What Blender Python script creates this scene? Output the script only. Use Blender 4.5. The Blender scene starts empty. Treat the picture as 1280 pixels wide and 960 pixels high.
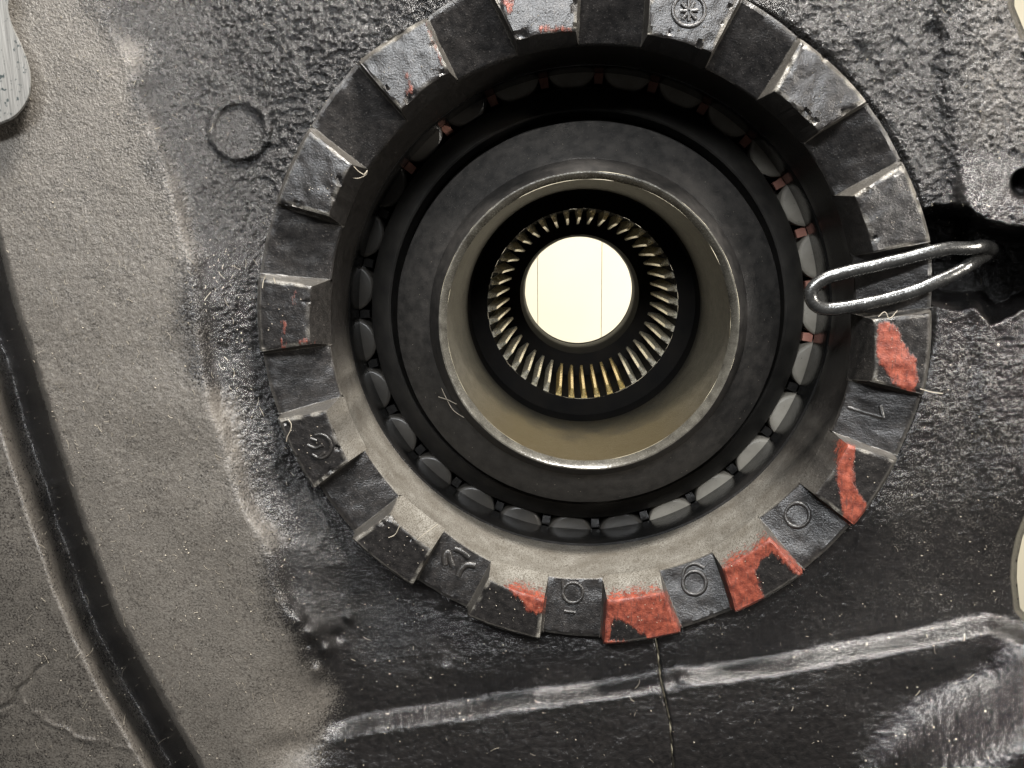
import bpy, math, random
import numpy as np
from mathutils import Matrix, Vector

S = 0.00015          # metres per modelling unit (the ring nut is about 13 cm across)
random.seed(7); rng = np.random.default_rng(11)
scene = bpy.context.scene
C = bpy.data.collections.new('differential'); scene.collection.children.link(C)

# ------------------------------------------------------------------ camera
CX, CY, CH, FA, FB, FL = -33.1, 127.1, 1000.0, -0.1891, 0.0634, 1000.0
ca, sa, cb, sb = math.cos(FA), math.sin(FA), math.cos(FB), math.sin(FB)
M = np.array([[1,0,0],[0,ca,-sa],[0,sa,ca]]) @ np.array([[cb,0,sb],[0,1,0],[-sb,0,cb]])
camd = bpy.data.cameras.new('camera'); cam = bpy.data.objects.new('camera', camd); C.objects.link(cam)
camd.sensor_width = 36; camd.lens = 36*FL/1280; camd.clip_start = 0.002; camd.clip_end = 20
mw = np.eye(4); mw[:3,:3] = M; mw[:3,3] = np.array([CX,CY,CH])*S
cam.matrix_world = Matrix(mw.tolist()); scene.camera = cam

def W(px, py, z=0.0):
    """place where the line of sight of a photo pixel meets the level z"""
    px = np.asarray(px, float); py = np.asarray(py, float); z = np.asarray(z, float)
    dx, dy, dz = (px-640)/FL, (480-py)/FL, -1.0
    X = M[0,0]*dx + M[0,1]*dy + M[0,2]*dz
    Y = M[1,0]*dx + M[1,1]*dy + M[1,2]*dz
    Z = M[2,0]*dx + M[2,1]*dy + M[2,2]*dz
    t = (z-CH)/Z
    return np.stack([CX+X*t, CY+Y*t, z+0*t], -1)
def proj(P):
    q = (np.asarray(P, float)-np.array([CX,CY,CH])) @ M
    return 640+FL*q[...,0]/-q[...,2], 480-FL*q[...,1]/-q[...,2]

# ------------------------------------------------------------------ light
world = bpy.data.worlds.new('World'); scene.world = world; world.use_nodes = True
bg = world.node_tree.nodes['Background']; bg.inputs[0].default_value = (1.0, 0.95, 0.9, 1); bg.inputs[1].default_value = 0.045
vs = scene.view_settings; vs.view_transform = 'Standard'; vs.look = 'None'; vs.exposure = 0.0; vs.gamma = 1
def area(name, pos, target, sx, sy, E, col):
    d = bpy.data.lights.new(name, 'AREA'); d.shape = 'RECTANGLE'; d.size = sx*S; d.size_y = sy*S; d.color = col
    o = bpy.data.objects.new(name, d); C.objects.link(o)
    p = Vector(pos)*S; t = Vector(target)*S; o.location = p
    o.rotation_euler = (t-p).to_track_quat('-Z', 'Y').to_euler()
    d.energy = math.pi*(p-t).length_squared*E
    return o
area('window_light', (260, 1700, 640), (0, 0, 0), 520, 220, 10.5, (1.0, 0.95, 0.89))
area('ceiling_light', (1500, 420, 820), (0, 0, 0), 200, 300, 2.6, (1.0, 0.94, 0.86))
area('overhead_strip', (-150, 1120, 1950), (0, 0, 0), 1200, 240, 4.4, (0.96, 0.98, 1.0))
area('added_wall_light', (-500, 500, -900), (-100, -60, -2400), 900, 900, 1.7, (1.0, 0.95, 0.80))  # added lamp, kept out of sight, to brighten the wall behind

area('added_wall_light', (900, -250, -900), (1800, -200, -2600), 500, 500, 3.2, (1.0, 0.95, 0.84))  # second added unseen lamp, for the wall past the right edge

# ------------------------------------------------------------------ noise and shapes in numpy
def vnoise(x, y, scale, seed):
    r = np.random.default_rng(seed).random((256, 256))
    u = x/scale+1000.37; v = y/scale+1000.71
    i = np.floor(u).astype(int); j = np.floor(v).astype(int); fu = u-i; fv = v-j
    fu = fu*fu*(3-2*fu); fv = fv*fv*(3-2*fv)
    g = lambda a, b: r[a % 256, b % 256]
    return (g(i,j)*(1-fu)+g(i+1,j)*fu)*(1-fv)+(g(i,j+1)*(1-fu)+g(i+1,j+1)*fu)*fv - 0.5
def sstep(a, b, x):
    t = np.clip((x-a)/(b-a), 0, 1); return t*t*(3-2*t)
def sdline(x, y, pts):
    """distance to an open polyline; positive to the right of its direction on the picture"""
    best = np.full(np.shape(x), 1e9); sg = np.ones(np.shape(x))
    for k in range(len(pts)-1):
        (x0,y0),(x1,y1) = pts[k], pts[k+1]; dx, dy = x1-x0, y1-y0; L = dx*dx+dy*dy
        t = ((x-x0)*dx+(y-y0)*dy)/L
        t = np.clip(t, -9 if k == 0 else 0, 9 if k == len(pts)-2 else 1)
        d = np.hypot(x-x0-t*dx, y-y0-t*dy); c = dx*(y-y0)-dy*(x-x0)
        m = d < best; best = np.where(m, d, best); sg = np.where(m, np.sign(c), sg)
    return -best*sg
def sdpoly(x, y, pts):
    x = np.asarray(x, float); best = np.full(x.shape, 1e9); ins = np.zeros(x.shape, bool); n = len(pts)
    for k in range(n):
        (x0,y0),(x1,y1) = pts[k], pts[(k+1) % n]; dx, dy = x1-x0, y1-y0
        t = np.clip(((x-x0)*dx+(y-y0)*dy)/(dx*dx+dy*dy), 0, 1)
        best = np.minimum(best, np.hypot(x-x0-t*dx, y-y0-t*dy))
        cond = ((y0 > y) != (y1 > y)); xx = x0+(y-y0)*dx/(dy if dy else 1e-9)
        ins ^= cond & (x < xx)
    return np.where(ins, -best, best)

# ------------------------------------------------------------------ materials
def nodes(name):
    m = bpy.data.materials.new(name); m.use_nodes = True; nt = m.node_tree
    return m, nt, nt.nodes['Principled BSDF']
def tcoord(nt, scl=(1,1,1)):
    t = nt.nodes.new('ShaderNodeNewGeometry'); mp = nt.nodes.new('ShaderNodeMapping')
    mp.inputs['Scale'].default_value = tuple(c/S for c in scl)
    nt.links.new(t.outputs['Position'], mp.inputs['Vector']); return mp.outputs[0]
def noise(nt, vec, size, detail=3, rough=.55):
    n = nt.nodes.new('ShaderNodeTexNoise'); n.inputs['Scale'].default_value = 1/size
    n.inputs['Detail'].default_value = detail; n.inputs['Roughness'].default_value = rough
    nt.links.new(vec, n.inputs['Vector']); return n.outputs[0]
def ramp(nt, fac, stops):
    r = nt.nodes.new('ShaderNodeValToRGB'); e = r.color_ramp.elements
    while len(e) < len(stops): e.new(.5)
    for k, (p, c) in enumerate(stops):
        e[k].position = p; e[k].color = (c, c, c, 1) if isinstance(c, (int, float)) else (*c, 1)
    nt.links.new(fac, r.inputs[0]); return r.outputs[0]
def mixc(nt, fac, a, b):
    m = nt.nodes.new('ShaderNodeMix'); m.data_type = 'RGBA'
    for sock, v in ((m.inputs[0], fac), (m.inputs[6], a), (m.inputs[7], b)):
        if isinstance(v, (int, float)): sock.default_value = v
        elif isinstance(v, tuple): sock.default_value = (*v, 1)
        else: nt.links.new(v, sock)
    return m.outputs[2]
def math_(nt, op, a, b=0.0, c=0.0):
    m = nt.nodes.new('ShaderNodeMath'); m.operation = op
    for k, v in enumerate((a, b, c)):
        if isinstance(v, (int, float)): m.inputs[k].default_value = v
        else: nt.links.new(v, m.inputs[k])
    return m.outputs[0]
def attr(nt, name):
    a = nt.nodes.new('ShaderNodeAttribute'); a.attribute_name = name; return a.outputs['Fac']
def bump(nt, h, dist, strength=1.0, normal=None):
    b = nt.nodes.new('ShaderNodeBump'); b.inputs['Distance'].default_value = dist*S
    if isinstance(strength, (int, float)): b.inputs['Strength'].default_value = strength
    else: nt.links.new(strength, b.inputs['Strength'])
    nt.links.new(h, b.inputs['Height'])
    if normal is not None: nt.links.new(normal, b.inputs['Normal'])
    return b.outputs[0]

def mat_casting():
    m, nt, p = nodes('cast_iron_black_paint'); v = tcoord(nt)
    dust_shade = attr(nt, 'dust_shade'); rough_a = attr(nt, 'rough')
    n1 = noise(nt, v, 22, 5, .62); n2 = noise(nt, v, 2.6, 3, .6); n3 = noise(nt, v, 7, 3)
    paint = mixc(nt, ramp(nt, n3, [(.3, 0.), (.75, 1.)]), (.010, .0095, .0095), (.022, .020, .019))
    dcol = mixc(nt, ramp(nt, n1, [(.3, 0.), (.7, 1.)]), (.050, .0425, .036), (.092, .080, .068))
    dcol = mixc(nt, ramp(nt, n2, [(.35, 0.), (.72, .8)]), dcol, (.20, .185, .16))
    f = math_(nt, 'ADD', dust_shade, math_(nt, 'MULTIPLY', math_(nt, 'SUBTRACT', n2, .5), 1.7))
    f = math_(nt, 'ADD', f, math_(nt, 'MULTIPLY', math_(nt, 'SUBTRACT', n1, .5), .9))
    f = ramp(nt, f, [(.25, 0.), (.85, 1.)]); f = math_(nt, 'MULTIPLY', f, math_(nt, 'POWER', dust_shade, .8))
    nt.links.new(mixc(nt, f, paint, dcol), p.inputs['Base Color'])
    r = math_(nt, 'ADD', math_(nt, 'MULTIPLY', f, .24), math_(nt, 'ADD', math_(nt, 'MULTIPLY', rough_a, .12), math_(nt, 'MULTIPLY_ADD', n3, .16, .085)))
    nt.links.new(r, p.inputs['Roughness']); p.inputs['Specular IOR Level'].default_value = .85
    n4 = noise(nt, v, 3.4, 3, .6); b = bump(nt, n4, 5.0, math_(nt, 'MULTIPLY_ADD', rough_a, .95, .10)); b = bump(nt, n2, 2.0, math_(nt, 'MULTIPLY_ADD', rough_a, .5, .18), b)
    nt.links.new(bump(nt, noise(nt, v, 1.3, 2, .7), 1.1, .5, b), p.inputs['Normal'])
    return m
def mat_ring():
    m, nt, p = nodes('ring_nut_metal'); v = tcoord(nt)
    bare = attr(nt, 'bare'); red = attr(nt, 'paint')
    n1 = noise(nt, v, 30, 4); n2 = noise(nt, v, 2.3, 4, .6); n3 = noise(nt, v, 9, 3)
    blk = mixc(nt, ramp(nt, n3, [(.35, 0.), (.7, 1.)]), (.009, .0085, .0085), (.022, .020, .019))
    blk = mixc(nt, ramp(nt, n2, [(.62, 0.), (.74, .7)]), blk, (.16, .145, .13))
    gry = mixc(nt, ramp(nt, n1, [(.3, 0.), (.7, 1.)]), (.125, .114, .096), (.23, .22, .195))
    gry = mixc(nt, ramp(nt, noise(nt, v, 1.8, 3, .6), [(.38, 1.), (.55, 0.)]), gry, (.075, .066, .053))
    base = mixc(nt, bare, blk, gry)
    rf = math_(nt, 'ADD', red, math_(nt, 'MULTIPLY', math_(nt, 'SUBTRACT', noise(nt, tcoord(nt, (1, .35, 1)), 5, 5, .7), .5), 1.1))
    rf = ramp(nt, rf, [(.40, 0.), (.62, 1.)])
    redc = mixc(nt, ramp(nt, n3, [(.35, 0.), (.68, 1.)]), (.105, .022, .014), (.27, .066, .038))
    redc = mixc(nt, ramp(nt, n2, [(.60, 0.), (.75, .6)]), redc, (.30, .16, .12))
    redc = mixc(nt, ramp(nt, noise(nt, tcoord(nt, (1, .16, 1)), 2.6, 3, .6), [(.55, 0.), (.68, .75)]), redc, (.07, .028, .022))
    nt.links.new(mixc(nt, rf, base, redc), p.inputs['Base Color'])
    r = math_(nt, 'ADD', math_(nt, 'MULTIPLY', bare, .12), math_(nt, 'MULTIPLY_ADD', n3, .10, .25))
    nt.links.new(math_(nt, 'ADD', r, math_(nt, 'MULTIPLY', rf, .12)), p.inputs['Roughness']); nt.links.new(math_(nt, 'MULTIPLY_ADD', attr(nt, 'wall'), -.5, .62), p.inputs['Specular IOR Level'])
    b = bump(nt, n2, 2.0, .34)
    b = bump(nt, noise(nt, v, 1.7, 2, .6), 1.2, math_(nt, 'MULTIPLY_ADD', bare, .5, .15), b)
    nt.links.new(bump(nt, rf, .8, .8, b), p.inputs['Normal'])
    return m
def mat_metal(name, c0, c1, rough=.35, metallic=0., bumpd=.5, size=6, speck=None, spec=.5):
    m, nt, p = nodes(name); v = tcoord(nt); n = noise(nt, v, size, 4); n2 = noise(nt, v, size*5, 3)
    col = mixc(nt, ramp(nt, n2, [(.3, 0.), (.7, 1.)]), c0, c1)
    if speck: col = mixc(nt, ramp(nt, noise(nt, v, size*.55, 2), [(.68, 0.), (.74, 1.)]), col, speck)
    nt.links.new(col, p.inputs['Base Color']); p.inputs['Metallic'].default_value = metallic
    nt.links.new(math_(nt, 'MULTIPLY_ADD', n, .2, rough-.1), p.inputs['Roughness'])
    p.inputs['Specular IOR Level'].default_value = spec
    nt.links.new(bump(nt, n, bumpd, .5), p.inputs['Normal']); return m
M_cast = mat_casting(); M_ring = mat_ring()
M_hub = mat_metal('oiled_black_steel', (.014,.0135,.013), (.030,.028,.026), .40, 0, .5, 3, (.07,.065,.06), .28)
M_race = mat_metal('bearing_steel_dark', (.018,.017,.016), (.030,.028,.025), .48, 0, .2, 5, None, .3)
M_bore = mat_metal('bare_bore_steel', (.034,.031,.024), (.072,.066,.052), .55, .0, 1.3, 2.4, (.13,.12,.09))
_nt = M_bore.node_tree; _p = _nt.nodes['Principled BSDF']; _src = _p.inputs['Base Color'].links[0].from_socket
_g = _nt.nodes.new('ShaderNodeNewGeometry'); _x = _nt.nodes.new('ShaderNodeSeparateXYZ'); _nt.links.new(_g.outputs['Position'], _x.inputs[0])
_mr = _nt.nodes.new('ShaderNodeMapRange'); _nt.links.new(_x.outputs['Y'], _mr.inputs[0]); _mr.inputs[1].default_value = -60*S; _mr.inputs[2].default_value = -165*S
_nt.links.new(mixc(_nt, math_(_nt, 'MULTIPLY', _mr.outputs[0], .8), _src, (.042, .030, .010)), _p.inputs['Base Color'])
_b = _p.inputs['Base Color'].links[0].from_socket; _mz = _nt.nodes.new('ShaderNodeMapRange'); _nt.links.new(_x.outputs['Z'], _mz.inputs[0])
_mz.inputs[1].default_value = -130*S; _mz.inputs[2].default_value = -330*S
_shade = math_(_nt, 'ADD', _mz.outputs[0], math_(_nt, 'MULTIPLY', math_(_nt, 'SUBTRACT', noise(_nt, tcoord(_nt), 38, 4, .6), .5), 1.3))
_shade = ramp(_nt, _shade, [(.35, 0.), (.95, 1.)])  # blackens with depth: the light fading down the bore is put into the colour
_nt.links.new(mixc(_nt, _shade, _b, (.008, .007, .005)), _p.inputs['Base Color']); _p.inputs['Specular IOR Level'].default_value = .3
M_cup = mat_metal('oily_black_edge', (.010,.010,.010), (.018,.017,.016), .22, 0, .9, 6)
M_roll = mat_metal('shaded_roller_steel', (.030,.028,.025), (.050,.046,.040), .36, .0, .4, 7)  # darker copy for the left rollers, their shade put into the colour
M_roll_lit = mat_metal('lit_roller_steel', (.20,.185,.155), (.30,.28,.24), .5, .0, .4, 7, (.10,.09,.08))  # paler copy for the other rollers, painting in the light they catch
M_cage = mat_metal('pink_marked_cage', (.28,.12,.09), (.42,.21,.16), .45, 0, .3, 4)
M_chamf = mat_metal('polished_chamfer', (.045,.042,.035), (.10,.095,.08), .26, .12, .8, 3, None, 1.0)
M_deep = mat_metal('deep_shade_black', (.006,.006,.006), (.010,.009,.008), .9, 0, .3, 9, None, .05)  # shade deep inside is put into this near-black colour
M_spl = mat_metal('bright_spline_steel', (.70,.64,.48), (.85,.80,.66), .28, .6, .2, 3)
M_gold = mat_metal('gold_spline_steel', (.80,.58,.20), (.90,.70,.32), .28, .6, .2, 3)  # gold tint for the bottom spline teeth
M_pin = mat_metal('zinc_wire', (.09,.09,.088), (.17,.17,.165), .26, .9, .8, 3.5)
M_lint = mat_metal('pale_lint', (.24,.21,.165), (.40,.36,.29), .7, 0, .1, 8)
M_back = mat_metal('cream_wall_paint', (.80,.74,.58), (.84,.79,.64), .7, 0, .2, 120)
M_white = mat_metal('white_board', (.85,.86,.86), (.88,.88,.88), .6, 0, .2, 60)

# ------------------------------------------------------------------ mesh helpers
def mesh(name, v, f, mat, parent=None, smooth=35, attrs=None):
    me = bpy.data.meshes.new(name); v = np.asarray(v, float)*S
    f = np.asarray(f) if not isinstance(f, list) else f
    if isinstance(f, np.ndarray) and f.ndim == 2:
        n, k = f.shape
        me.vertices.add(len(v)); me.vertices.foreach_set('co', v.ravel())
        me.loops.add(n*k); me.loops.foreach_set('vertex_index', f.ravel().astype(np.int32))
        me.polygons.add(n); me.polygons.foreach_set('loop_start', np.arange(0, n*k, k, dtype=np.int32))
        me.update(calc_edges=True)
    else: me.from_pydata(v.tolist(), [], [tuple(int(i) for i in q) for q in f])
    if attrs:
        for an, av in attrs.items():
            a = me.attributes.new(an, 'FLOAT', 'POINT'); a.data.foreach_set('value', np.asarray(av, np.float32))
    if smooth:
        me.polygons.foreach_set('use_smooth', np.ones(len(me.polygons), bool))
        me.set_sharp_from_angle(angle=math.radians(smooth))
    me.materials.append(mat)
    o = bpy.data.objects.new(name, me); C.objects.link(o)
    if parent: o.parent = parent
    return o
def empty(name, loc=(0,0,0)):
    o = bpy.data.objects.new(name, None); C.objects.link(o); o.location = Vector(loc)*S
    o.empty_display_size = .01; return o
def tag(o, label=None, cat=None, group=None, kind=None):
    if label: o['label'] = label
    if cat: o['category'] = cat
    if group: o['group'] = group
    if kind: o['kind'] = kind
    return o
def gridfaces(nu, nv, closed=False):
    """verts laid out [i*nv+j]"""
    i = np.arange(nu if closed else nu-1); j = np.arange(nv-1)
    a, b = np.meshgrid(i, j, indexing='ij'); a2 = (a+1) % nu
    return np.stack([a*nv+b, a2*nv+b, a2*nv+b+1, a*nv+b+1], -1).reshape(-1, 4)
def lathe(name, prof, mat, parent=None, n=240, wob=0., seed=1, smooth=30, cx=0, cy=0):
    T = np.linspace(0, 2*math.pi, n, endpoint=False); pr = np.array(prof, float)
    R = pr[None,:,0]+wob*(vnoise(np.cos(T)[:,None]*30+pr[None,:,1]*.3, np.sin(T)[:,None]*30+pr[None,:,0]*.2, 4, seed))
    v = np.stack([R*np.cos(T)[:,None]+cx, R*np.sin(T)[:,None]+cy, np.broadcast_to(pr[None,:,1], R.shape)], -1).reshape(-1,3)
    return mesh(name, v, gridfaces(n, len(prof), True), mat, parent, smooth)
def tube(pts, rad, seg=8, caps=True, flat=None):
    P = np.array(pts, float); n = len(P); rad = np.broadcast_to(rad, (n,))
    T = np.gradient(P, axis=0); T /= np.linalg.norm(T, axis=1)[:,None]+1e-12
    up = np.array([0,0,1.]); A = np.cross(T, up); nA = np.linalg.norm(A, axis=1)[:,None]
    A = np.where(nA < 1e-3, np.array([1.,0,0]), A/(nA+1e-12)); B = np.cross(A, T)
    ang = np.linspace(0, 2*math.pi, seg, endpoint=False)
    v = (P[:,None]+rad[:,None,None]*(np.cos(ang)[None,:,None]*A[:,None]+(flat or 1)*np.sin(ang)[None,:,None]*B[:,None])).reshape(-1,3)
    f = [(i*seg+j, i*seg+(j+1) % seg, (i+1)*seg+(j+1) % seg, (i+1)*seg+j) for i in range(n-1) for j in range(seg)]
    if caps: f += [tuple(range(seg))[::-1], tuple((n-1)*seg+j for j in range(seg))]
    return v, f
def spline(pts, n=10):
    P = np.array(pts, float); P = np.vstack([2*P[0]-P[1], P, 2*P[-1]-P[-2]]); out = []
    for i in range(1, len(P)-2):
        for t in np.linspace(0, 1, n, endpoint=False):
            a, b, c, d = P[i-1:i+3]
            out.append(.5*((2*b)+(-a+c)*t+(2*a-5*b+4*c-d)*t*t+(-a+3*b-3*c+d)*t**3))
    out.append(P[-2]); return np.array(out)

# ------------------------------------------------------------------ the castings as relief
RIDGE = [(95,-80),(150,60),(205,200),(238,330),(252,450),(275,560),(315,650),(352,730),(375,800),(395,880),(390,960),(380,1100)]
STEP = [(-60,90),(0,290),(20,372),(45,450),(75,550),(103,640),(150,770),(200,862),(255,960),(330,1080)]
FILL = [(330,930),(400,918),(470,902),(580,886),(740,864),(826,852),(960,834),(1120,804),(1235,780),(1300,800)]
GAPA = [(1271,722),(1272,700),(1278,672),(1290,642),(1400,600),(1400,830),(1292,778),(1275,760)]
GAPB = [(1270,-80),(1268,8),(1282,42),(1400,60),(1400,-80)]
RECESS = [(1140,276),(1172,262),(1205,264),(1230,280),(1258,290),(1330,292),(1330,362),(1290,372),(1262,388),(1240,398),(1222,378),(1190,380),(1150,372)]
def height(x, y, detail=True):
    d1 = sdline(x, y, RIDGE)                   # >0 towards the ring
    wob = vnoise(x, y, 60, 3)*22+vnoise(x, y, 22, 4)*8
    slope = 58*sstep(-12, 135, d1+wob*.6)+16*sstep(-6, 22, d1+wob*.5)
    left = 14 - slope*(1-.25*sstep(300, 0, y))
    left = left-9*sstep(690, 770, y)*sstep(0, 60, d1)
    left = left-14*np.exp(-((x-205)/55)**2-((y+2)/20)**2)
    right = -34+0*x
    right = right-30*sstep(600, 800, y)*sstep(1150, 900, x)
    right = right+(4.5+7*sstep(420, 330, y))*sstep(-13, 13,vnoise(x, y, 30, 41)*7+ sdline(x, y, [(1170,-100),(1176,60),(1186,160),(1192,215),(1205,330),(1216,400),(1224,500),(1232,700)]))
    right = right+6*sstep(-3, 3, (y+.16*x)-210)*sstep(700, 500, y)*0
    ratio = sstep(770, 850, x)
    z = left*(1-ratio)+right*ratio
    top = sstep(560, 900, x)*sstep(350, 100, y)
    z = z*(1-top)+right*top
    # lug on the right edge, slot for the pin below it
    lug = np.exp(-np.clip(-(sdpoly(x, y, RECESS)), 0, 99))
    z = z+38*sstep(190, 268, y)*sstep(1185, 1215, x)*(y < 330)
    z = z-190*sstep(9, -14, sdpoly(x, y, RECESS)+vnoise(x, y, 9, 21)*3)
    z = z-60*sstep(3, -4, np.hypot((x-1278)/1.0, (y-230)/1.2)-14)
    # bottom bevel: recess under the ring, rising face, then the lower land
    d2 = sdline(x, y, FILL)*-1; wf = vnoise(x, y, 40, 8)*5
    keep = sstep(-150, -60, x*0-d1)*0+1
    inring = sstep(300, 470, x)
    land = -22+6*sstep(0, 90, d2)-16*sstep(20, 70, d2)*sstep(1000, 1200, x)+115*sstep(-40, 130, y-868+(x-1200)*.55)*sstep(1030, 1180, x)
    m = sstep(-170, -30, d2)*inring*sstep(60, 0, d2); z = z*(1-m)+(-50+vnoise(x, y, 90, 46)*8)*m
    k = sstep(-16, 16, d2+wf*.6)*inring
    z = z*(1-k)+land*k
    # step down on the far left, with a groove shaped in for its shadow
    d3 = -sdline(x, y, STEP)
    z = z-84*sstep(-3, 34, d3+vnoise(x, y, 12, 9)*3.0)+66*sstep(32, 70, d3+vnoise(x, y, 40, 19)*5)
    cr = sdline(x, y, [(-60,905),(15,880),(22,862),(38,850),(44,838),(56,830)])
    m = (x < 60) & (y > 820) & (y < 930)
    z = z-5*np.exp(-(cr/2.2)**2)*m
    cr = sdline(x, y, [(30,880),(60,902),(105,925),(160,935),(215,955)])
    z = z+(1.4+vnoise(x, y, 9, 44)*2.5)*np.exp(-((cr+vnoise(x, y, 14, 45)*8)/3)**2)*((x > 28) & (x < 220) & (y > 860))
    # cast disc mark
    rr = np.hypot(x-299, y-161); z = z+7.5*sstep(43, 36, rr)-5.5*sstep(34, 28, rr)
    # lumps
    for (lx, ly, lr, lh) in ((392,790,13,15),(408,812,10,13),(375,775,9,10),(398,838,9,11),(436,772,7,9),(560,752,9,6),(420,795,8,-9),(384,805,6,-9),(556,838,8,4),
                             (852,846,9,7),(1000,88,14,5),(1040,62,16,6),(1085,40,18,6),(1110,80,12,5),(1165,38,10,-9),(1143,680,8,2.5)):
        z = z+lh*np.exp(-((x-lx)**2+(y-ly)**2)/(lr*lr))
    # open edges on the right
    for G in (GAPA, GAPB): z = z-70*sstep(9, 0, sdpoly(x, y, G))
    if detail:
        calm = 1-.55*sstep(44, 30, np.hypot(x-299, y-161))
        ampt = sstep(430, 120, y)*sstep(90, 260, d1)*.6+sstep(0, 80, d1)*sstep(760, 500, y)*.9
        ampr = sstep(420, 250, y)*sstep(900, 1000, x)*1.0
        amp = .18+.2*sstep(700, 500, y)+np.maximum(ampt*(x < 850), ampr)*1.35
        amp = (amp+.45*(1-sstep(40, -40, d1)))*calm
        z = z+amp*(vnoise(x, y*1.35, 5.0, 31)*1.5+vnoise(x, y, 3.0, 32)*1.5+vnoise(x, y, 15, 33)*1.1)+vnoise(x, y, 70, 34)*5
        str_ = sstep(900, 1000, x)*sstep(200, 60, y)
        z = z+str_*6*np.abs(vnoise(x, y*2.2, 26, 35))
        cells = vnoise(x, y, 9, 36); z = z-.7*amp*sstep(.22, .4, cells)
    return z
SEAM = [(640,-400),(690,0),(735,380),(800,700),(822,812),(826,850),(838,905),(842,960),(850,1200)]
HC, HR = (5.0, 3.0), 430.0
def casting():
    def axis(a, b, lo, hi):
        core = np.arange(a, b+.1, 1.9); o1 = a-np.cumsum(np.linspace(2, 34, 18))[::-1]; o2 = b+np.cumsum(np.linspace(2, 34, 18))
        return np.concatenate([o1, core, o2])
    xs = axis(-25, 1305, 0, 0); ys = axis(-25, 985, 0, 0)
    X, Y = np.meshgrid(xs, ys, indexing='ij')
    for G in (GAPA, GAPB):
        G0 = sdpoly(X, Y, G); gx = sdpoly(X+.1, Y, G)-G0; gy = sdpoly(X, Y+.1, G)-G0; m = np.abs(G0) < 1.35
        X = X-np.where(m, G0*gx*10, 0); Y = Y-np.where(m, G0*gy*10, 0)
    Z = height(X, Y)
    sd = sdline(X, Y, SEAM)                       # >0: one side
    P = W(X, Y, Z)
    # round hole for the ring
    dx, dy = P[...,0]-HC[0], P[...,1]-HC[1]; r = np.hypot(dx, dy)
    def setr(m, rr, zz=None):
        k = rr/np.where(r > 0, r, 1)
        P[...,0] = np.where(m, HC[0]+dx*k, P[...,0]); P[...,1] = np.where(m, HC[1]+dy*k, P[...,1])
        if zz is not None: P[...,2] = np.where(m, zz, P[...,2])
    setr((r >= HR) & (r < HR+1.6), HR+.5); setr(r < HR, HR, -230)
    core = r < HR-4.5
    P[...,2] -= 3.0*np.exp(-np.clip(r-HR, 0, 99)/2.5)*(r >= HR)
    dust_shade = np.zeros_like(X)
    d1 = sdline(X, Y, RIDGE); d3 = -sdline(X, Y, STEP)
    dl = sstep(55, -30, d1+vnoise(X, Y, 50, 51)*60)
    dl = np.maximum(dl, .5*sstep(1150, 1240, X)*sstep(215, 170, Y)); dl = np.maximum(dl, .26*sstep(1000, 1150, X)*sstep(330, 450, Y)*sstep(820, 740, Y)); dl = np.maximum(dl, .12*sstep(700, 900, X)*sstep(560, 650, Y)*sstep(860, 780, Y))
    dl = dl*(1-.7*sstep(2, 8, d3)*sstep(56, 30, d3))*(1-.2*sstep(40, 60, d3)); dust_shade = np.clip(dl, 0, 1)  # clearing the groove to black paint puts the strip's shadow into the colour
    dust_shade = np.maximum(dust_shade, .03)
    rough = np.clip(.08+sstep(420, 180, Y)*.80*(1-.6*sstep(1180, 1215, X)*sstep(185, 210, Y))+.35*sstep(60, -10, np.abs(d1-60)-60)*sstep(900, 700, Y), 0, 1)*(1-.6*dust_shade)
    nv = len(ys); F = gridfaces(len(xs), nv)[:, ::-1]
    cx_ = X.ravel()[F].mean(1); cy_ = Y.ravel()[F].mean(1)
    keep = ~core.ravel()[F].all(1)
    for G in (GAPA, GAPB): keep &= sdpoly(cx_, cy_, G) > 0
    side = sdline(cx_, cy_, SEAM)
    out = []
    for nm, msk, s in (('axle_housing', side < 0, -1), ('bearing_cap', side >= 0, 1)):
        f = F[keep & msk]; used = np.unique(f); remap = np.full(X.size, -1); remap[used] = np.arange(len(used))
        Pv = P.reshape(-1, 3)[used].copy(); sv = sd.ravel()[used]*s
        edge = np.clip(1-sv/2.6, 0, 1); Pv[:,2] -= np.where(r.ravel()[used] > HR, 9*edge**2+45*(sv < .2), 0)
        out.append(mesh(nm, Pv, remap[f], M_cast, None, 0, {'dust_shade': dust_shade.ravel()[used], 'rough': rough.ravel()[used]}))
        out[-1].data.polygons.foreach_set('use_smooth', np.ones(len(f), bool))
    return out
housing, cap = casting()
tag(housing, 'dusty black painted cast iron housing left of and below the toothed ring', 'housing')
tag(cap, 'glossy black cast bearing cap right of the vertical seam', 'bearing cap')

# raised ribbed lug overhanging the left edge
def lug():
    out = [(-70,-30),(6,-30),(10,8),(16,32),(28,58),(37,84),(39,108),(34,128),(20,146),(0,156),(-30,165),(-70,170)]
    o = spline(out, 6)[:, :2]; c = o.mean(0); rings = []
    for k, z in ((1.0, -20), (1.0, 38), (.985, 43), (.95, 45)): rings.append(W(c[0]+(o[:,0]-c[0])*k, c[1]+(o[:,1]-c[1])*k, z))
    n = len(o); v = list(np.vstack(rings)); f = [(a*n+i, a*n+(i+1) % n, (a+1)*n+(i+1) % n, (a+1)*n+i) for a in range(3) for i in range(n)]
    f.append(tuple(3*n+i for i in range(n)))
    ob = mesh('mounting_lug', v, [q[::-1] for q in f], M_lug, housing, 40); return ob
M_lug, nt, p = nodes('scraped_aluminium'); v_ = tcoord(nt, (1, .06, 1)); n_ = noise(nt, v_, 5, 2); n2_ = noise(nt, tcoord(nt), 6, 4)
nt.links.new(mixc(nt, ramp(nt, n2_, [(.32, 1.), (.42, 0.)]), mixc(nt, n_, (.10,.098,.092), (.26,.255,.24)), (.03,.04,.04)), p.inputs['Base Color'])
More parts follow.
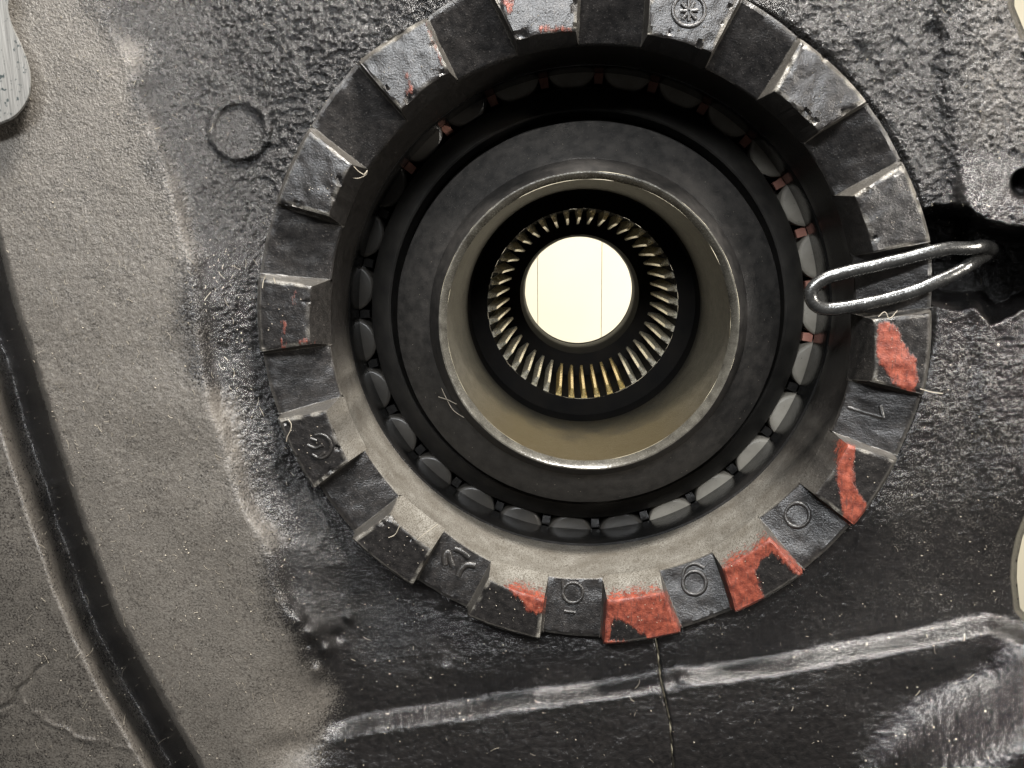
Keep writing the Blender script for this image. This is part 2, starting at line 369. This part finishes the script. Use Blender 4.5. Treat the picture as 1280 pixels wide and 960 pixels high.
p.inputs['Roughness'].default_value = .5; nt.links.new(bump(nt, n_, 2.5, .6), p.inputs['Normal'])
lug()

# ------------------------------------------------------------------ the ring nut
ZI, ZO, ZB = -46.0, -9.0, -56.0
# teeth clockwise from the top: outer first, outer second, inner second, inner first (photo pixels, top face)
TEETH = [[(606,-24),(724,-36),(720,39),(645,50)], [(814,-33),(927,-6),(890,66),(810,43)], [(1003,47),(1085,125),(1024,165),(968,114)],
 [(1131,203),(1166,302),(1091,316),(1068,245)], [(1167,390),(1157,494),(1090,477),(1092,400)], [(1124,576),(1070,658),(1018,618),(1060,556)],
 [(1005,720),(921,768),(903,710),(962,673)], [(851,793),(755,808),(759,750),(829,740)], [(674,801),(584,773),(611,724),(680,750)],
 [(514,734),(439,676),(487,644),(540,687)], [(390,612),(345,525),(408,514),(436,577)], [(323,440),(321,347),(390,358),(388,430)],
 [(343,252),(384,160),(440,206),(411,270)], [(447,75),(529,22),(561,89),(501,138)]]
# inner corners of the notch floor before and after each tooth (foot of its two side walls)
FEET = [[(646,69),(722,56)],[(806,60),(882,86)],[(946,125),(1005,180)],[(1042,244),(1064,312)],[(1066,402),(1061,476)],[(1038,541),(1002,600)],
 [(949,646),(892,689)],[(823,713),(754,722)],[(683,720),(615,702)],[(553,662),(499,619)],[(456,562),(427,494)],[(413,432),(414,349)],[(428,284),(459,212)],[(509,152),(569,102)]]
SOFT = {12:'b', 13:'b', 11:'b', 2:'a', 3:'a', 10:'b', 6:'a', 9:'b'}
RED = {4: [[(1098,405),(1110,402),(1122,410),(1130,430),(1145,450),(1148,475),(1140,492),(1120,482),(1108,464),(1097,450),(1095,430)]],
 5: [[(1056,552),(1070,558),(1066,590),(1070,610),(1082,630),(1080,648),(1068,660),(1053,652),(1052,625),(1047,600),(1046,578)]],
 6: [[(900,712),(915,700),(940,688),(962,670),(978,684),(1008,716),(1000,722),(988,712),(966,690),(952,698),(944,712),(950,732),(955,748),(935,766),(918,770),(910,745)]],
 7: [[(756,748),(832,738),(856,796),(830,800),(815,802),(790,782),(766,772),(762,800),(820,806),(750,812)]],
 8: [[(630,730),(684,748),(678,768),(660,764),(648,748)]],
 11: [[(352,402),(358,402),(357,418),(352,418)],[(350,422),(356,422),(358,436),(351,437)],[(367,362),(371,362),(367,380),(364,378)],[(372,424),(384,420),(390,430),(374,432)]],
 13: [[(526,24),(534,26),(560,90),(554,88),(536,50)],[(484,118),(500,128),(520,112),(512,84),(504,88),(508,112),(500,132)]],
 0: [[(618,-8),(646,-6),(644,18),(634,20),(626,8)],[(668,30),(718,30),(718,42),(668,44)]]}
PALE = {0: .08, 13: .14, 11: .3}
def pol(px, py, z):
    P = W(px, py, z); return math.hypot(P[0], P[1]), math.atan2(P[1], P[0])
ZOK = [-9,-9,-9,-9,-12,-14,-18,-27,-30,-27,-16,-12,-9,-9]
ring = empty('adjuster_ring')
tag(ring, 'black castellated bearing adjuster ring with fourteen teeth, some marked with red paint', 'ring nut')
T = []
for k in range(14):
    a, b, c, d = TEETH[k]; t = [pol(*a, 0), pol(*b, 0), pol(*c, 0), pol(*d, 0)]
    fi = [pol(*FEET[k][0], ZI), pol(*FEET[k][1], ZI)]
    # outer feet: a little outside the top corner
    fo = [(t[0][0]+1.5, t[0][1]+.012), (t[1][0]+1.5, t[1][1]-.012)]
    for e in range(2):     # foot never inside the tooth
        s = 1 if e == 0 else -1
        ti = t[3] if e == 0 else t[2]
        if s*((fi[e][1]-ti[1]+math.pi) % (2*math.pi)-math.pi) < .010: fi[e] = (fi[e][0], ti[1]+s*.010)
    T.append(dict(t=t, fi=fi, fo=fo))
def unwrap(a, ref):
    while a-ref > math.pi: a -= 2*math.pi
    while a-ref < -math.pi: a += 2*math.pi
    return a
RWALL = 352.0
def worn(X, Y, n=0):  # lower arc pale, the rest dark: light and shade painted into the wall colour
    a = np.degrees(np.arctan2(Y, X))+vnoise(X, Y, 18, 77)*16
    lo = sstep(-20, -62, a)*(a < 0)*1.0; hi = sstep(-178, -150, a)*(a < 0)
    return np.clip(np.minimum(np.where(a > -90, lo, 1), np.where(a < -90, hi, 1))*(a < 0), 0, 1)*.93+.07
def loft(sections, name, attrs_fn, parent, seedk=0):
    pass
prof_v = np.concatenate([[0, .015, .05], np.linspace(.1, .88, 17), [.92, .96, .985, 1.0]])
for k in range(14):
    d = T[k]; th0 = d['t'][3][1]
    g = lambda q: (q[0], unwrap(q[1], th0))
    oA, oB, iB, iA = [g(q) for q in d['t']]; fiA, fiB = [g(q) for q in d['fi']]; foA, foB = [g(q) for q in d['fo']]
    # across: foot A, fillet A, side, edge, ... edge, side, fillet B, foot B
    us = [('f', 0, 0.0), ('f', 0, .12), ('f', 0, .32), ('f', 0, .6), ('f', 0, .85), ('f', 0, .955)] + [('t', u, 0) for u in np.concatenate([[0.012, .03], np.linspace(.06, .94, 26), [.97, .988]])] + \
         [('f', 1, .955), ('f', 1, .85), ('f', 1, .6), ('f', 1, .32), ('f', 1, .12), ('f', 1, 0.0)]
    V = []; paint = []; bare = []; nvv = 0
    for kind, u, w in us:
        if kind == 't': pi = (iA[0]*(1-u)+iB[0]*u, iA[1]*(1-u)+iB[1]*u, 0.); po = (oA[0]*(1-u)+oB[0]*u, oA[1]*(1-u)+oB[1]*u, 0.)
        else:
            I, O, FI, FO = (iA, oA, fiA, foA) if u == 0 else (iB, oB, fiB, foB)
            hh = w**1.9 if w < .86 else w
            pi = (FI[0]*(1-w)+I[0]*w, FI[1]*(1-w)+I[1]*w, ZI*(1-hh)-0*w); po = (FO[0]*(1-w)+O[0]*w, FO[1]*(1-w)+O[1]*w, ZOK[(k-1) % 14 if u == 0 else k]*(1-hh))
        col = []
        Rw = RWALL+ (pi[0]-RWALL)*.5
        col.append((min(Rw, pi[0]-.5) if kind == 'f' else RWALL+.5, pi[1] if kind == 't' else pi[1], ZB))
        if kind == 't': col[-1] = (fiA[0]*(1-u)+fiB[0]*u, fiA[1]*(1-u)+fiB[1]*u, ZB)
        else: col[-1] = ((fiA if u == 0 else fiB)[0], (fiA if u == 0 else fiB)[1], ZB-0*w)
        for v in prof_v:
            rr = pi[0]*(1-v)+po[0]*v; tt = pi[1]*(1-v)+po[1]*v; zz = pi[2]*(1-v)+po[2]*v
            if kind == 't' or w > .3:
                zz -= {0: 2.6, .015: .9}.get(round(float(v), 4), 0); zz -= 6.0*max(0, (v-.92)/.08)**1.3
            if kind == 't' and (u < .02 or u > .98): zz -= .9
            col.append((rr, tt, zz))
        col.append((po[0]+1.0, po[1], -150))
        V.append(col)
    A = np.array(V); nu, nv = A.shape[:2]
    X = A[...,0]*np.cos(A[...,1]); Y = A[...,0]*np.sin(A[...,1]); Z = A[...,2].copy()
    inner = np.zeros((nu, nv), bool); inner[:, 2:-2] = True
    Z += np.where(inner, vnoise(X, Y, 14, 60)*1.6+vnoise(X, Y, 5, 61)*.9, 0); 
    em = np.zeros((nu, nv)); em[5:9] = 1; em[-9:-5] = 1; em[6:-6, 2:5] = 1; em[6:-6, -5:-2] = 1; em[:5] = 0; em[-5:] = 0
    Z -= em*4.5*sstep(.22, .40, vnoise(X, Y, 8, 64))*(k not in (4, 5, 6, 7, 8))
    nz = (vnoise(X*1.0+Z, Y, 8, 62)*1.3); X += np.where(inner, nz, 0)*.6; Y += np.where(inner, nz, 0)*.6
    P = np.stack([X, Y, Z], -1); px, py = proj(P)
    paint = np.zeros((nu, nv))
    for poly in RED.get(k, []): paint = np.maximum(paint, np.clip(.5-sdpoly(px, py, poly)/15, 0, 1)*(1 if k not in PALE else .5+PALE[k]))
    bare = np.zeros((nu, nv)); wall_lit = worn(X, Y); bare[:, 0] = wall_lit[:, 0]; bare[:, 1] = wall_lit[:, 1]*.8; bare[:, 2] = .5*wall_lit[:, 2]  # inner faces take the painted light and shade of the wall
    bare[:6] = np.maximum(bare[:6], .30); bare[-6:] = np.maximum(bare[-6:], .30); bare[:, -5:-1] = np.maximum(bare[:, -5:-1], .30)
    ed = np.clip(.38+vnoise(X, Y, 11, 63)*3.0, 0, 1.1)
    for sl in (slice(5, 8), slice(-8, -5)): bare[sl, 2:-2] = np.maximum(bare[sl, 2:-2], ed[sl, 2:-2])
    if k in (2, 3, 13): bare[5:-5, -5:-2] = np.maximum(bare[5:-5, -5:-2], ed[5:-5, -5:-2])
    bare[6:-6, 2:4] = np.maximum(bare[6:-6, 2:4], ed[6:-6, 2:4]*.4)
    o = mesh('tooth', P.reshape(-1,3), gridfaces(nu, nv), M_ring, ring, 32, {'paint': paint.ravel(), 'bare': bare.ravel(), 'wall': (np.arange(nv)[None, :] <= 1).repeat(nu, 0).ravel()})
    if k in (4,5,6,7): o['label'] = ['tooth with a ragged red stripe down its middle', 'tooth with a curved red stripe near its inner edge', 'tooth red along its inner edge and one end', 'tooth almost wholly covered in red paint'][k-4]
    if k == 8: o['label'] = 'tooth with one corner smeared red'
    if k == 1: o['label'] = 'tooth with a round cast emblem'
    if k == 10: o['label'] = 'tooth with a round worn cast emblem'
# body: notch floors, wall under everything, skirt outside
Vb = []; bare = []
for k in range(14):
    d = T[k]; e = T[(k+1) % 14]
    th0 = d['fi'][1][1]
    I0 = (d['fi'][1][0], th0); I1 = (e['fi'][0][0], unwrap(e['fi'][0][1], th0)); O0 = (d['fo'][1][0], unwrap(d['fo'][1][1], th0)); O1 = (e['fo'][0][0], unwrap(e['fo'][0][1], th0))
    fA = (d['fi'][0][0], unwrap(d['fi'][0][1], th0)); foA = (d['fo'][0][0], unwrap(d['fo'][0][1], th0))
    # under the tooth
    for u in np.linspace(0, 1, 16, endpoint=False):
        ri = fA[0]*(1-u)+I0[0]*u; ti = fA[1]*(1-u)+I0[1]*u; ro = foA[0]*(1-u)+O0[0]*u-3; to = foA[1]*(1-u)+O0[1]*u
        Vb.append([(ri, ti, ZB)]+[(ri*(1-v)+ro*v, ti*(1-v)+to*v, ZB-(1 if v < 1 else 0)) for v in np.linspace(.05, 1, 16)]+[(ro, to, -150)])
    for u in np.linspace(0, 1, 26):
        ri = I0[0]*(1-u)+I1[0]*u; ti = I0[1]*(1-u)+I1[1]*u; ro = O0[0]*(1-u)+O1[0]*u; to = O0[1]*(1-u)+O1[1]*u
        Vb.append([(ri, ti, ZI-2.0)]+[(ri*(1-v)+ro*v, ti*(1-v)+to*v, ZI*(1-v)+ZOK[k]*v-(3 if v == 1 else 0)) for v in np.linspace(.02, 1, 16)]+[(ro+1, to, -150)])
A = np.array(Vb); nu, nv = A.shape[:2]
X = A[...,0]*np.cos(A[...,1]); Y = A[...,0]*np.sin(A[...,1]); Z = A[...,2]; 
Z = Z+np.concatenate([np.zeros((nu,1)), (vnoise(X, Y, 16, 70)*2.0+vnoise(X, Y, 5, 71)*.8)[:, 1:-1], np.zeros((nu,1))], 1)
P = np.stack([X, Y, Z], -1)
# inner wall rows below
wallz = [(-62, .35), (-90, .6), (-120, .8), (-150, .95), (-172, 1.0), (-178, 1.0)]
W0 = P[:, 0]; rows = []
for z, t in wallz[::-1]:
    r0 = np.hypot(W0[:,0], W0[:,1]); rr = r0*(1-t)+(RWALL+(2.5 if z == -178 else 0))*t
    q = np.stack([W0[:,0]*rr/r0, W0[:,1]*rr/r0, np.full(nu, z)], -1); rows.append(q[:, None])
Pall = np.concatenate(rows+[P], 1); nv2 = Pall.shape[1]
bare = np.zeros((nu, nv2)); bare[:, :len(wallz)+1] = worn(Pall[:, :len(wallz)+1, 0], Pall[:, :len(wallz)+1, 1])  # inner wall colour carries painted light below and shade above
bare[:, -2] = .25
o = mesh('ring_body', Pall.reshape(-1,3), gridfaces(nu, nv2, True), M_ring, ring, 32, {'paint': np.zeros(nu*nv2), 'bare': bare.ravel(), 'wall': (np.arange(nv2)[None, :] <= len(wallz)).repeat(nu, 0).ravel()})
def floorz(px, py):
    z = -30.0; zo = -12 if px > 1030 else -14 if px > 940 else -18 if px > 800 else -27 if px > 650 else -30
    for _ in range(6):
        r, t = pol(px, py, z); v = min(1, max(0, (r-351)/(421-351))); z = ZI*(1-v)+zo*v
    return z
def emboss(name, strokes, rad, z=None, lift=0.8, label=None):
    vs, fs = [], []
    for s in strokes:
        zz = [(floorz(x, y) if z is None else z) for x, y in s]
        pts = np.array([W(x, y, q+lift) for (x, y), q in zip(s, zz)])
        if len(pts) > 2: pts = spline(pts, 4)
        v, f = tube(pts, rad, 10, True, .7); b = len(vs); vs += list(v); fs += [tuple(b+i for i in q) for q in f]
    n = len(vs); o = mesh(name, vs, fs, M_ring, ring, 60, {'paint': np.zeros(n), 'bare': np.full(n, .06)})
    if label: o['label'] = label
    return o
circ = lambda cx, cy, r, a0=0, a1=360, n=16, ry=None: [(cx+r*math.cos(math.radians(a)), cy+(ry or r)*math.sin(math.radians(a))) for a in np.linspace(a0, a1, n)]
emboss('cast_number', [[(1060,509),(1075,514),(1090,518),(1104,522)],[(1104,522),(1102,514),(1100,507)]], 2.6, label='raised numeral 1 on the notch floor')
emboss('cast_number', [circ(997,644,15,0,360,20)], 2.6, label='raised numeral 0 on the notch floor')
emboss('cast_number', [circ(868,729,14.5,0,360,20), [(853,722),(857,710),(868,705),(880,710)]], 2.6, label='raised numeral 9 on the notch floor')
emboss('cast_number', [circ(716,741,12.5,0,360,18), [(705,764),(719,766)], [(704,736),(703,726)]], 2.4, label='raised round figure above a short bar on the notch floor')
emboss('cast_number', [[(556,706),(556,695),(560,690),(563,700),(566,708)], [(568,686),(578,690),(586,697)], [(594,707),(583,706),(576,712),(572,720)]], 4.6, label='raised angular numeral on the notch floor beside the lower left teeth')
emboss('cast_emblem', [circ(861,13,20,0,360,20), [(852,4),(861,14),(870,24)], [(868,2),(861,14),(853,24)], [(850,14),(872,13)], [(861,0),(861,26)]], 2.4, 0., label='round cast emblem with crossed strokes')
emboss('cast_emblem', [circ(399,558,15,-110,90,10), [(384,556),(394,560),(404,556)], [(390,568),(398,572),(406,566)], [(388,548),(396,551)]], 2.2, 0., label='worn round cast emblem')

# ------------------------------------------------------------------ roller bearing
brg = empty('roller_bearing', (0,0,-200)); tag(brg, 'dark tapered roller bearing with rollers showing inside the toothed ring', 'bearing')
def under(o, p): o.parent = p; o.matrix_parent_inverse = Matrix.Translation(-p.location); return o
lathe('seat_floor', [(362,-231),(452,-229)], M_cup, housing, 160, cx=0)
under(lathe('outer_race', [(380,-185),(357,-181),(353.5,-184),(353,-190),(356,-252),(360,-262),(410,-262),(420,-420)], M_cup, None, 300, 1.5, 5), brg)
under(lathe('inner_race', [(322,-420),(333,-262),(335,-250),(332,-244),(303,-217),(300,-215.5),(297.5,-218),(296,-275)], M_race, None, 300, .6, 6), brg)
NR = 27; th_r0 = math.radians(-93.5+.2)
RC, RR = 372.0, 38.5
def roller_mesh():
    pr = [(0,-1.5),(9,-1.5),(11,-.2),(RR-5,0),(RR-3.2,-.6),(RR-.6,-3.2),(RR,-6),(RR*.86,-150)]
    n = 40; Tt = np.linspace(0, 2*math.pi, n, endpoint=False); v = []
    for t in Tt:
        for r, z in pr: v.append((r*math.cos(t), r*math.sin(t), z))
    return v, gridfaces(n, len(pr), True)
rv, rf = roller_mesh(); r0 = mesh('roller', rv, rf, M_roll, brg, 30)
rollers = [r0]; r_lit = r0.data.copy(); r_lit.materials[0] = M_roll_lit
for k in range(1, NR):
    c = r0.copy(); C.objects.link(c); c.parent = brg; rollers.append(c)
for k, c in enumerate(rollers):
    t = th_r0+k*2*math.pi/NR+random.uniform(-.004, .004)
    c.location = Vector((RC*math.cos(t), RC*math.sin(t), -254+200))*S
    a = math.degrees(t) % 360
    if a > 293 or a < 108: c.data = r_lit  # this side takes the paler copy, lit by its colour
    c.rotation_euler = (0, 0, random.uniform(0, 6.28))
bv = [(x, y, z) for z in (-9, 0) for x, y in ((-7, -6), (8, -7), (8, 7), (-7, 6))]
bf = [(0,1,2,3),(4,7,6,5),(0,4,5,1),(1,5,6,2),(2,6,7,3),(3,7,4,0)]
cb = mesh('cage_bar', bv, [q[::-1] for q in bf], M_cage, brg, 0)
cbp = cb.data; cbd = cb.data.copy(); cbd.materials[0] = M_cup
for k in range(NR):
    c = cb if k == 0 else cb.copy(); c.data = cbp
    if k: C.objects.link(c); c.parent = brg
    t = th_r0+(k+.5)*2*math.pi/NR
    if math.degrees(t) % 360 > 150 and math.degrees(t) % 360 < 345: c.data = cbd
    c.location = Vector((349.5*math.cos(t), 349.5*math.sin(t), -264+200))*S; c.rotation_euler = (0, 0, t)
under(lathe('cage_ring', [(290,-415),(425,-415)], M_deep, None, 120), brg)

# ------------------------------------------------------------------ hub and splines
hub = empty('differential_hub', (0,0,-150)); tag(hub, 'black steel hub sleeve with a bright bare bore at the centre of the bearing', 'hub')
under(lathe('hub_sleeve', [(296,-280),(278,-262),(276,-160),(274,-152),(270,-149),(258,-141),(240,-131),(222,-121),(212,-99),(206,-88),(203,-84)], M_hub, None, 260, .8, 8), hub)
under(lathe('rim_chamfer', [(203,-84),(201,-84),(197,-88),(193.5,-96)], M_chamf, None, 260, 1.2, 9), hub)
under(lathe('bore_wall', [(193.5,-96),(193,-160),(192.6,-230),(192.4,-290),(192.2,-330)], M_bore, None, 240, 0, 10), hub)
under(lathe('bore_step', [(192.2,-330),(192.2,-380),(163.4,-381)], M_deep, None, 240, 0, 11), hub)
gear = empty('splined_gear', (0,0,-450)); tag(gear, 'bright internal splines of the side gear deep inside the bore', 'gear')
under(lathe('gear_body', [(163.4,-381.5),(163,-605),(150,-608),(119,-615),(116,-660),(115.5,-677),(117,-680),(118,-740),(116,-744),(115.8,-752),(140,-760)], M_deep, None, 200, .5, 12), gear)
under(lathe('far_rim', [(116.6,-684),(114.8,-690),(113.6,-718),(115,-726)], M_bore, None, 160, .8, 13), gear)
NS = 44
w0 = 2*math.pi*165/NS
sv = []
for z, tip in ((-384, 161), (-398, 149), (-470, 146), (-590, 139), (-600, 142)):
    for (rr, w) in ((164, w0*.22), (158, w0*.19), (tip, w0*.095), (tip, -w0*.095), (158, -w0*.19), (164, -w0*.22)): sv.append((rr, w, z+450))
sf = [(a*6+i, a*6+i+1, (a+1)*6+i+1, (a+1)*6+i) for a in range(4) for i in range(5)]+[(5,4,3,2,1,0)]
st = mesh('spline_tooth', sv, sf, M_spl, gear, 25)
st_gold = st.data.copy(); st_gold.materials[0] = M_gold; st_steel = st.data
for k in range(NS):
    c = st if k == 0 else st.copy(); c.data = st_steel
    if k: C.objects.link(c); c.parent = gear
    c.rotation_euler = (0, 0, k*2*math.pi/NS+.03+random.uniform(-.004, .004)); c.location.z += random.uniform(-1.5, .5)*S
    if -1.95 < math.atan2(math.sin(k*2*math.pi/NS+.03), math.cos(k*2*math.pi/NS+.03)) < -1.1: c.data = st_gold

# ------------------------------------------------------------------ cotter pin
cp = [(1252,322,-90),(1243,313,-48),(1230,308,-14),(1212,310,-4),(1185,311,-2),(1160,316,-2),(1130,324,-4),(1095,332,-6),(1055,341,-8),(1030,349,-9),(1016,360,-10),(1014,373,-10),(1024,384,-9),(1044,386,-8),(1085,379,-6),(1130,368,-4),(1165,355,-3),(1195,341,-6),(1215,329,-14),(1236,317,-48),(1248,312,-90)]
pp = spline([W(*q) for q in cp], 10)
v, f = tube(pp, 8.3, 14, True, .7); v = np.array(v); v += (vnoise(v[:,0], v[:,1], 9, 90)*.8)[:,None]*np.array([0,1,0])
tag(mesh('cotter_pin', v, f, M_pin, None, 60), 'bent steel wire cotter pin looped through the slot at the right of the ring', 'cotter pin')

# ------------------------------------------------------------------ lint and grit
def lint():
    vs, fs = [], []
    def add(v, f):
        b = len(vs); vs.extend(list(v)); fs.extend([tuple(b+i for i in q) for q in f])
    n = 0
    zones = [(40,370,260,940,420),(0,1280,0,960,110),(10,300,60,500,120),(430,830,700,950,25),(850,1250,420,950,35)]
    for x0, x1, y0, y1, cnt in zones:
        for _ in range(cnt):
            x, y = random.uniform(x0, x1), random.uniform(y0, y1)
            P0 = W(x, y, -30); r = math.hypot(P0[0]-HC[0], P0[1]-HC[1])
            if r < HR+8 or x > 1255: continue
            L = random.choice((2, 2, 3, 3, 4, 5, 7, 11))*random.uniform(.6, 1.3); a = random.gauss(1.2, .8); cur = random.uniform(-.35, .35)
            pts = []; px, py = x, y
            for s in range(5):
                pts.append((px, py)); px += L/4*math.cos(a); py += L/4*math.sin(a); a += cur
            q = np.array(pts); z = height(q[:,0], q[:,1], False)+2.2+random.uniform(0, 1.6)
            add(*tube(W(q[:,0], q[:,1], z), random.uniform(.18, .36), 3, False))
    for _ in range(1500):
        x, y = random.uniform(0, 1250), random.uniform(0, 960)
        P0 = W(x, y, -30); r = math.hypot(P0[0]-HC[0], P0[1]-HC[1])
        if r < HR+6: continue
        s = random.choice((.5, .6, .7, .9, 1.3)); z = float(height(np.array([x]), np.array([y]), False)[0])+1.8; c = W(x, y, z)
        tet = np.array([(1,0,-.5),(-.6,.8,-.5),(-.5,-.9,-.4),(.1,0,1)])*s*np.array([random.uniform(.6,1.6), random.uniform(.6,1.3), .8])
        add(c+tet, [(0,2,1),(0,1,3),(1,2,3),(2,0,3)])
    # frayed threads caught on the ring
    for s in ([(442,208,1),(448,214,-6),(455,218,-12),(459,213,-16),(457,219,-20),(447,223,-22),(438,222,-24)],
              [(360,524,2),(364,530,2),(363,538,2),(359,546,2),(358,552,2)],[(548,655,2),(530,668,2),(522,675,2)],
              [(548,496,-118),(560,500,-116),(572,506,-110),(584,512,-104)],[(550,480,-126),(556,494,-122),(566,512,-116),(580,522,-110)],
              [(1098,396,2),(1106,390,4),(1112,398,5),(1122,388,5)],[(1150,486,3),(1164,490,1),(1178,492,-28)],
              [(332,345,2),(329,352,2),(328,360,2)],[(342,347,2),(344,354,2)],[(500,656,1.5),(494,668,1.5),(486,672,1.5)]):
        add(*tube(spline([W(*q) for q in s], 5), .55, 4, False))
    for _ in range(260):                       # crumbs on the teeth and on the hub face
        if random.random() < .75:
            d = T[random.randrange(14)]; (ra, ta), (rb, tb) = d['t'][3], d['t'][2]; tb = unwrap(tb, ta)
            t = ta+(tb-ta)*random.uniform(.05, .95); rr = random.uniform(358, 412); c = np.array([rr*math.cos(t), rr*math.sin(t), 1.0]); s = random.choice((.5, .6, .8, 1.1))
        else:
            t = random.uniform(0, 6.28); rr = random.uniform(226, 268); c = np.array([rr*math.cos(t), rr*math.sin(t), -121-(rr-222)*.55+.8]); s = .5
        tet = np.array([(1,0,-.5),(-.6,.8,-.5),(-.5,-.9,-.4),(.1,0,1)])*s
        add(c+tet, [(0,2,1),(0,1,3),(1,2,3),(2,0,3)])
    return mesh('lint', vs, fs, M_lint, None, 0)
tag(lint(), 'pale lint fibres and grit scattered over the castings', 'lint', None, 'stuff')

# ------------------------------------------------------------------ what shows behind
def box(name, x0, x1, y0, y1, z0, z1, mat, parent=None):
    v = [(x, y, z) for z in (z0, z1) for y in (y0, y1) for x in (x0, x1)]
    f = [(0,2,3,1),(4,5,7,6),(0,1,5,4),(1,3,7,5),(3,2,6,7),(2,0,4,6)]
    return mesh(name, v, f, mat, parent, 0)
bd = mesh('workshop_wall', [(-6000,-6000,-2640),(6000,-6000,-2640),(6000,6000,-2640),(-6000,6000,-2640)], [(0,1,2,3)], M_back, None, 0); tag(bd, kind='structure')
xa, xb = float(W(672, 360, -2600)[0]), float(W(752, 360, -2600)[0]); wdt = xb-xa
for k in range(-9, 18):
    box('wall_panel', xa+k*wdt+1.2, xa+(k+1)*wdt-1.2, -5900, 5900, -2638, -2600, M_back, bd)
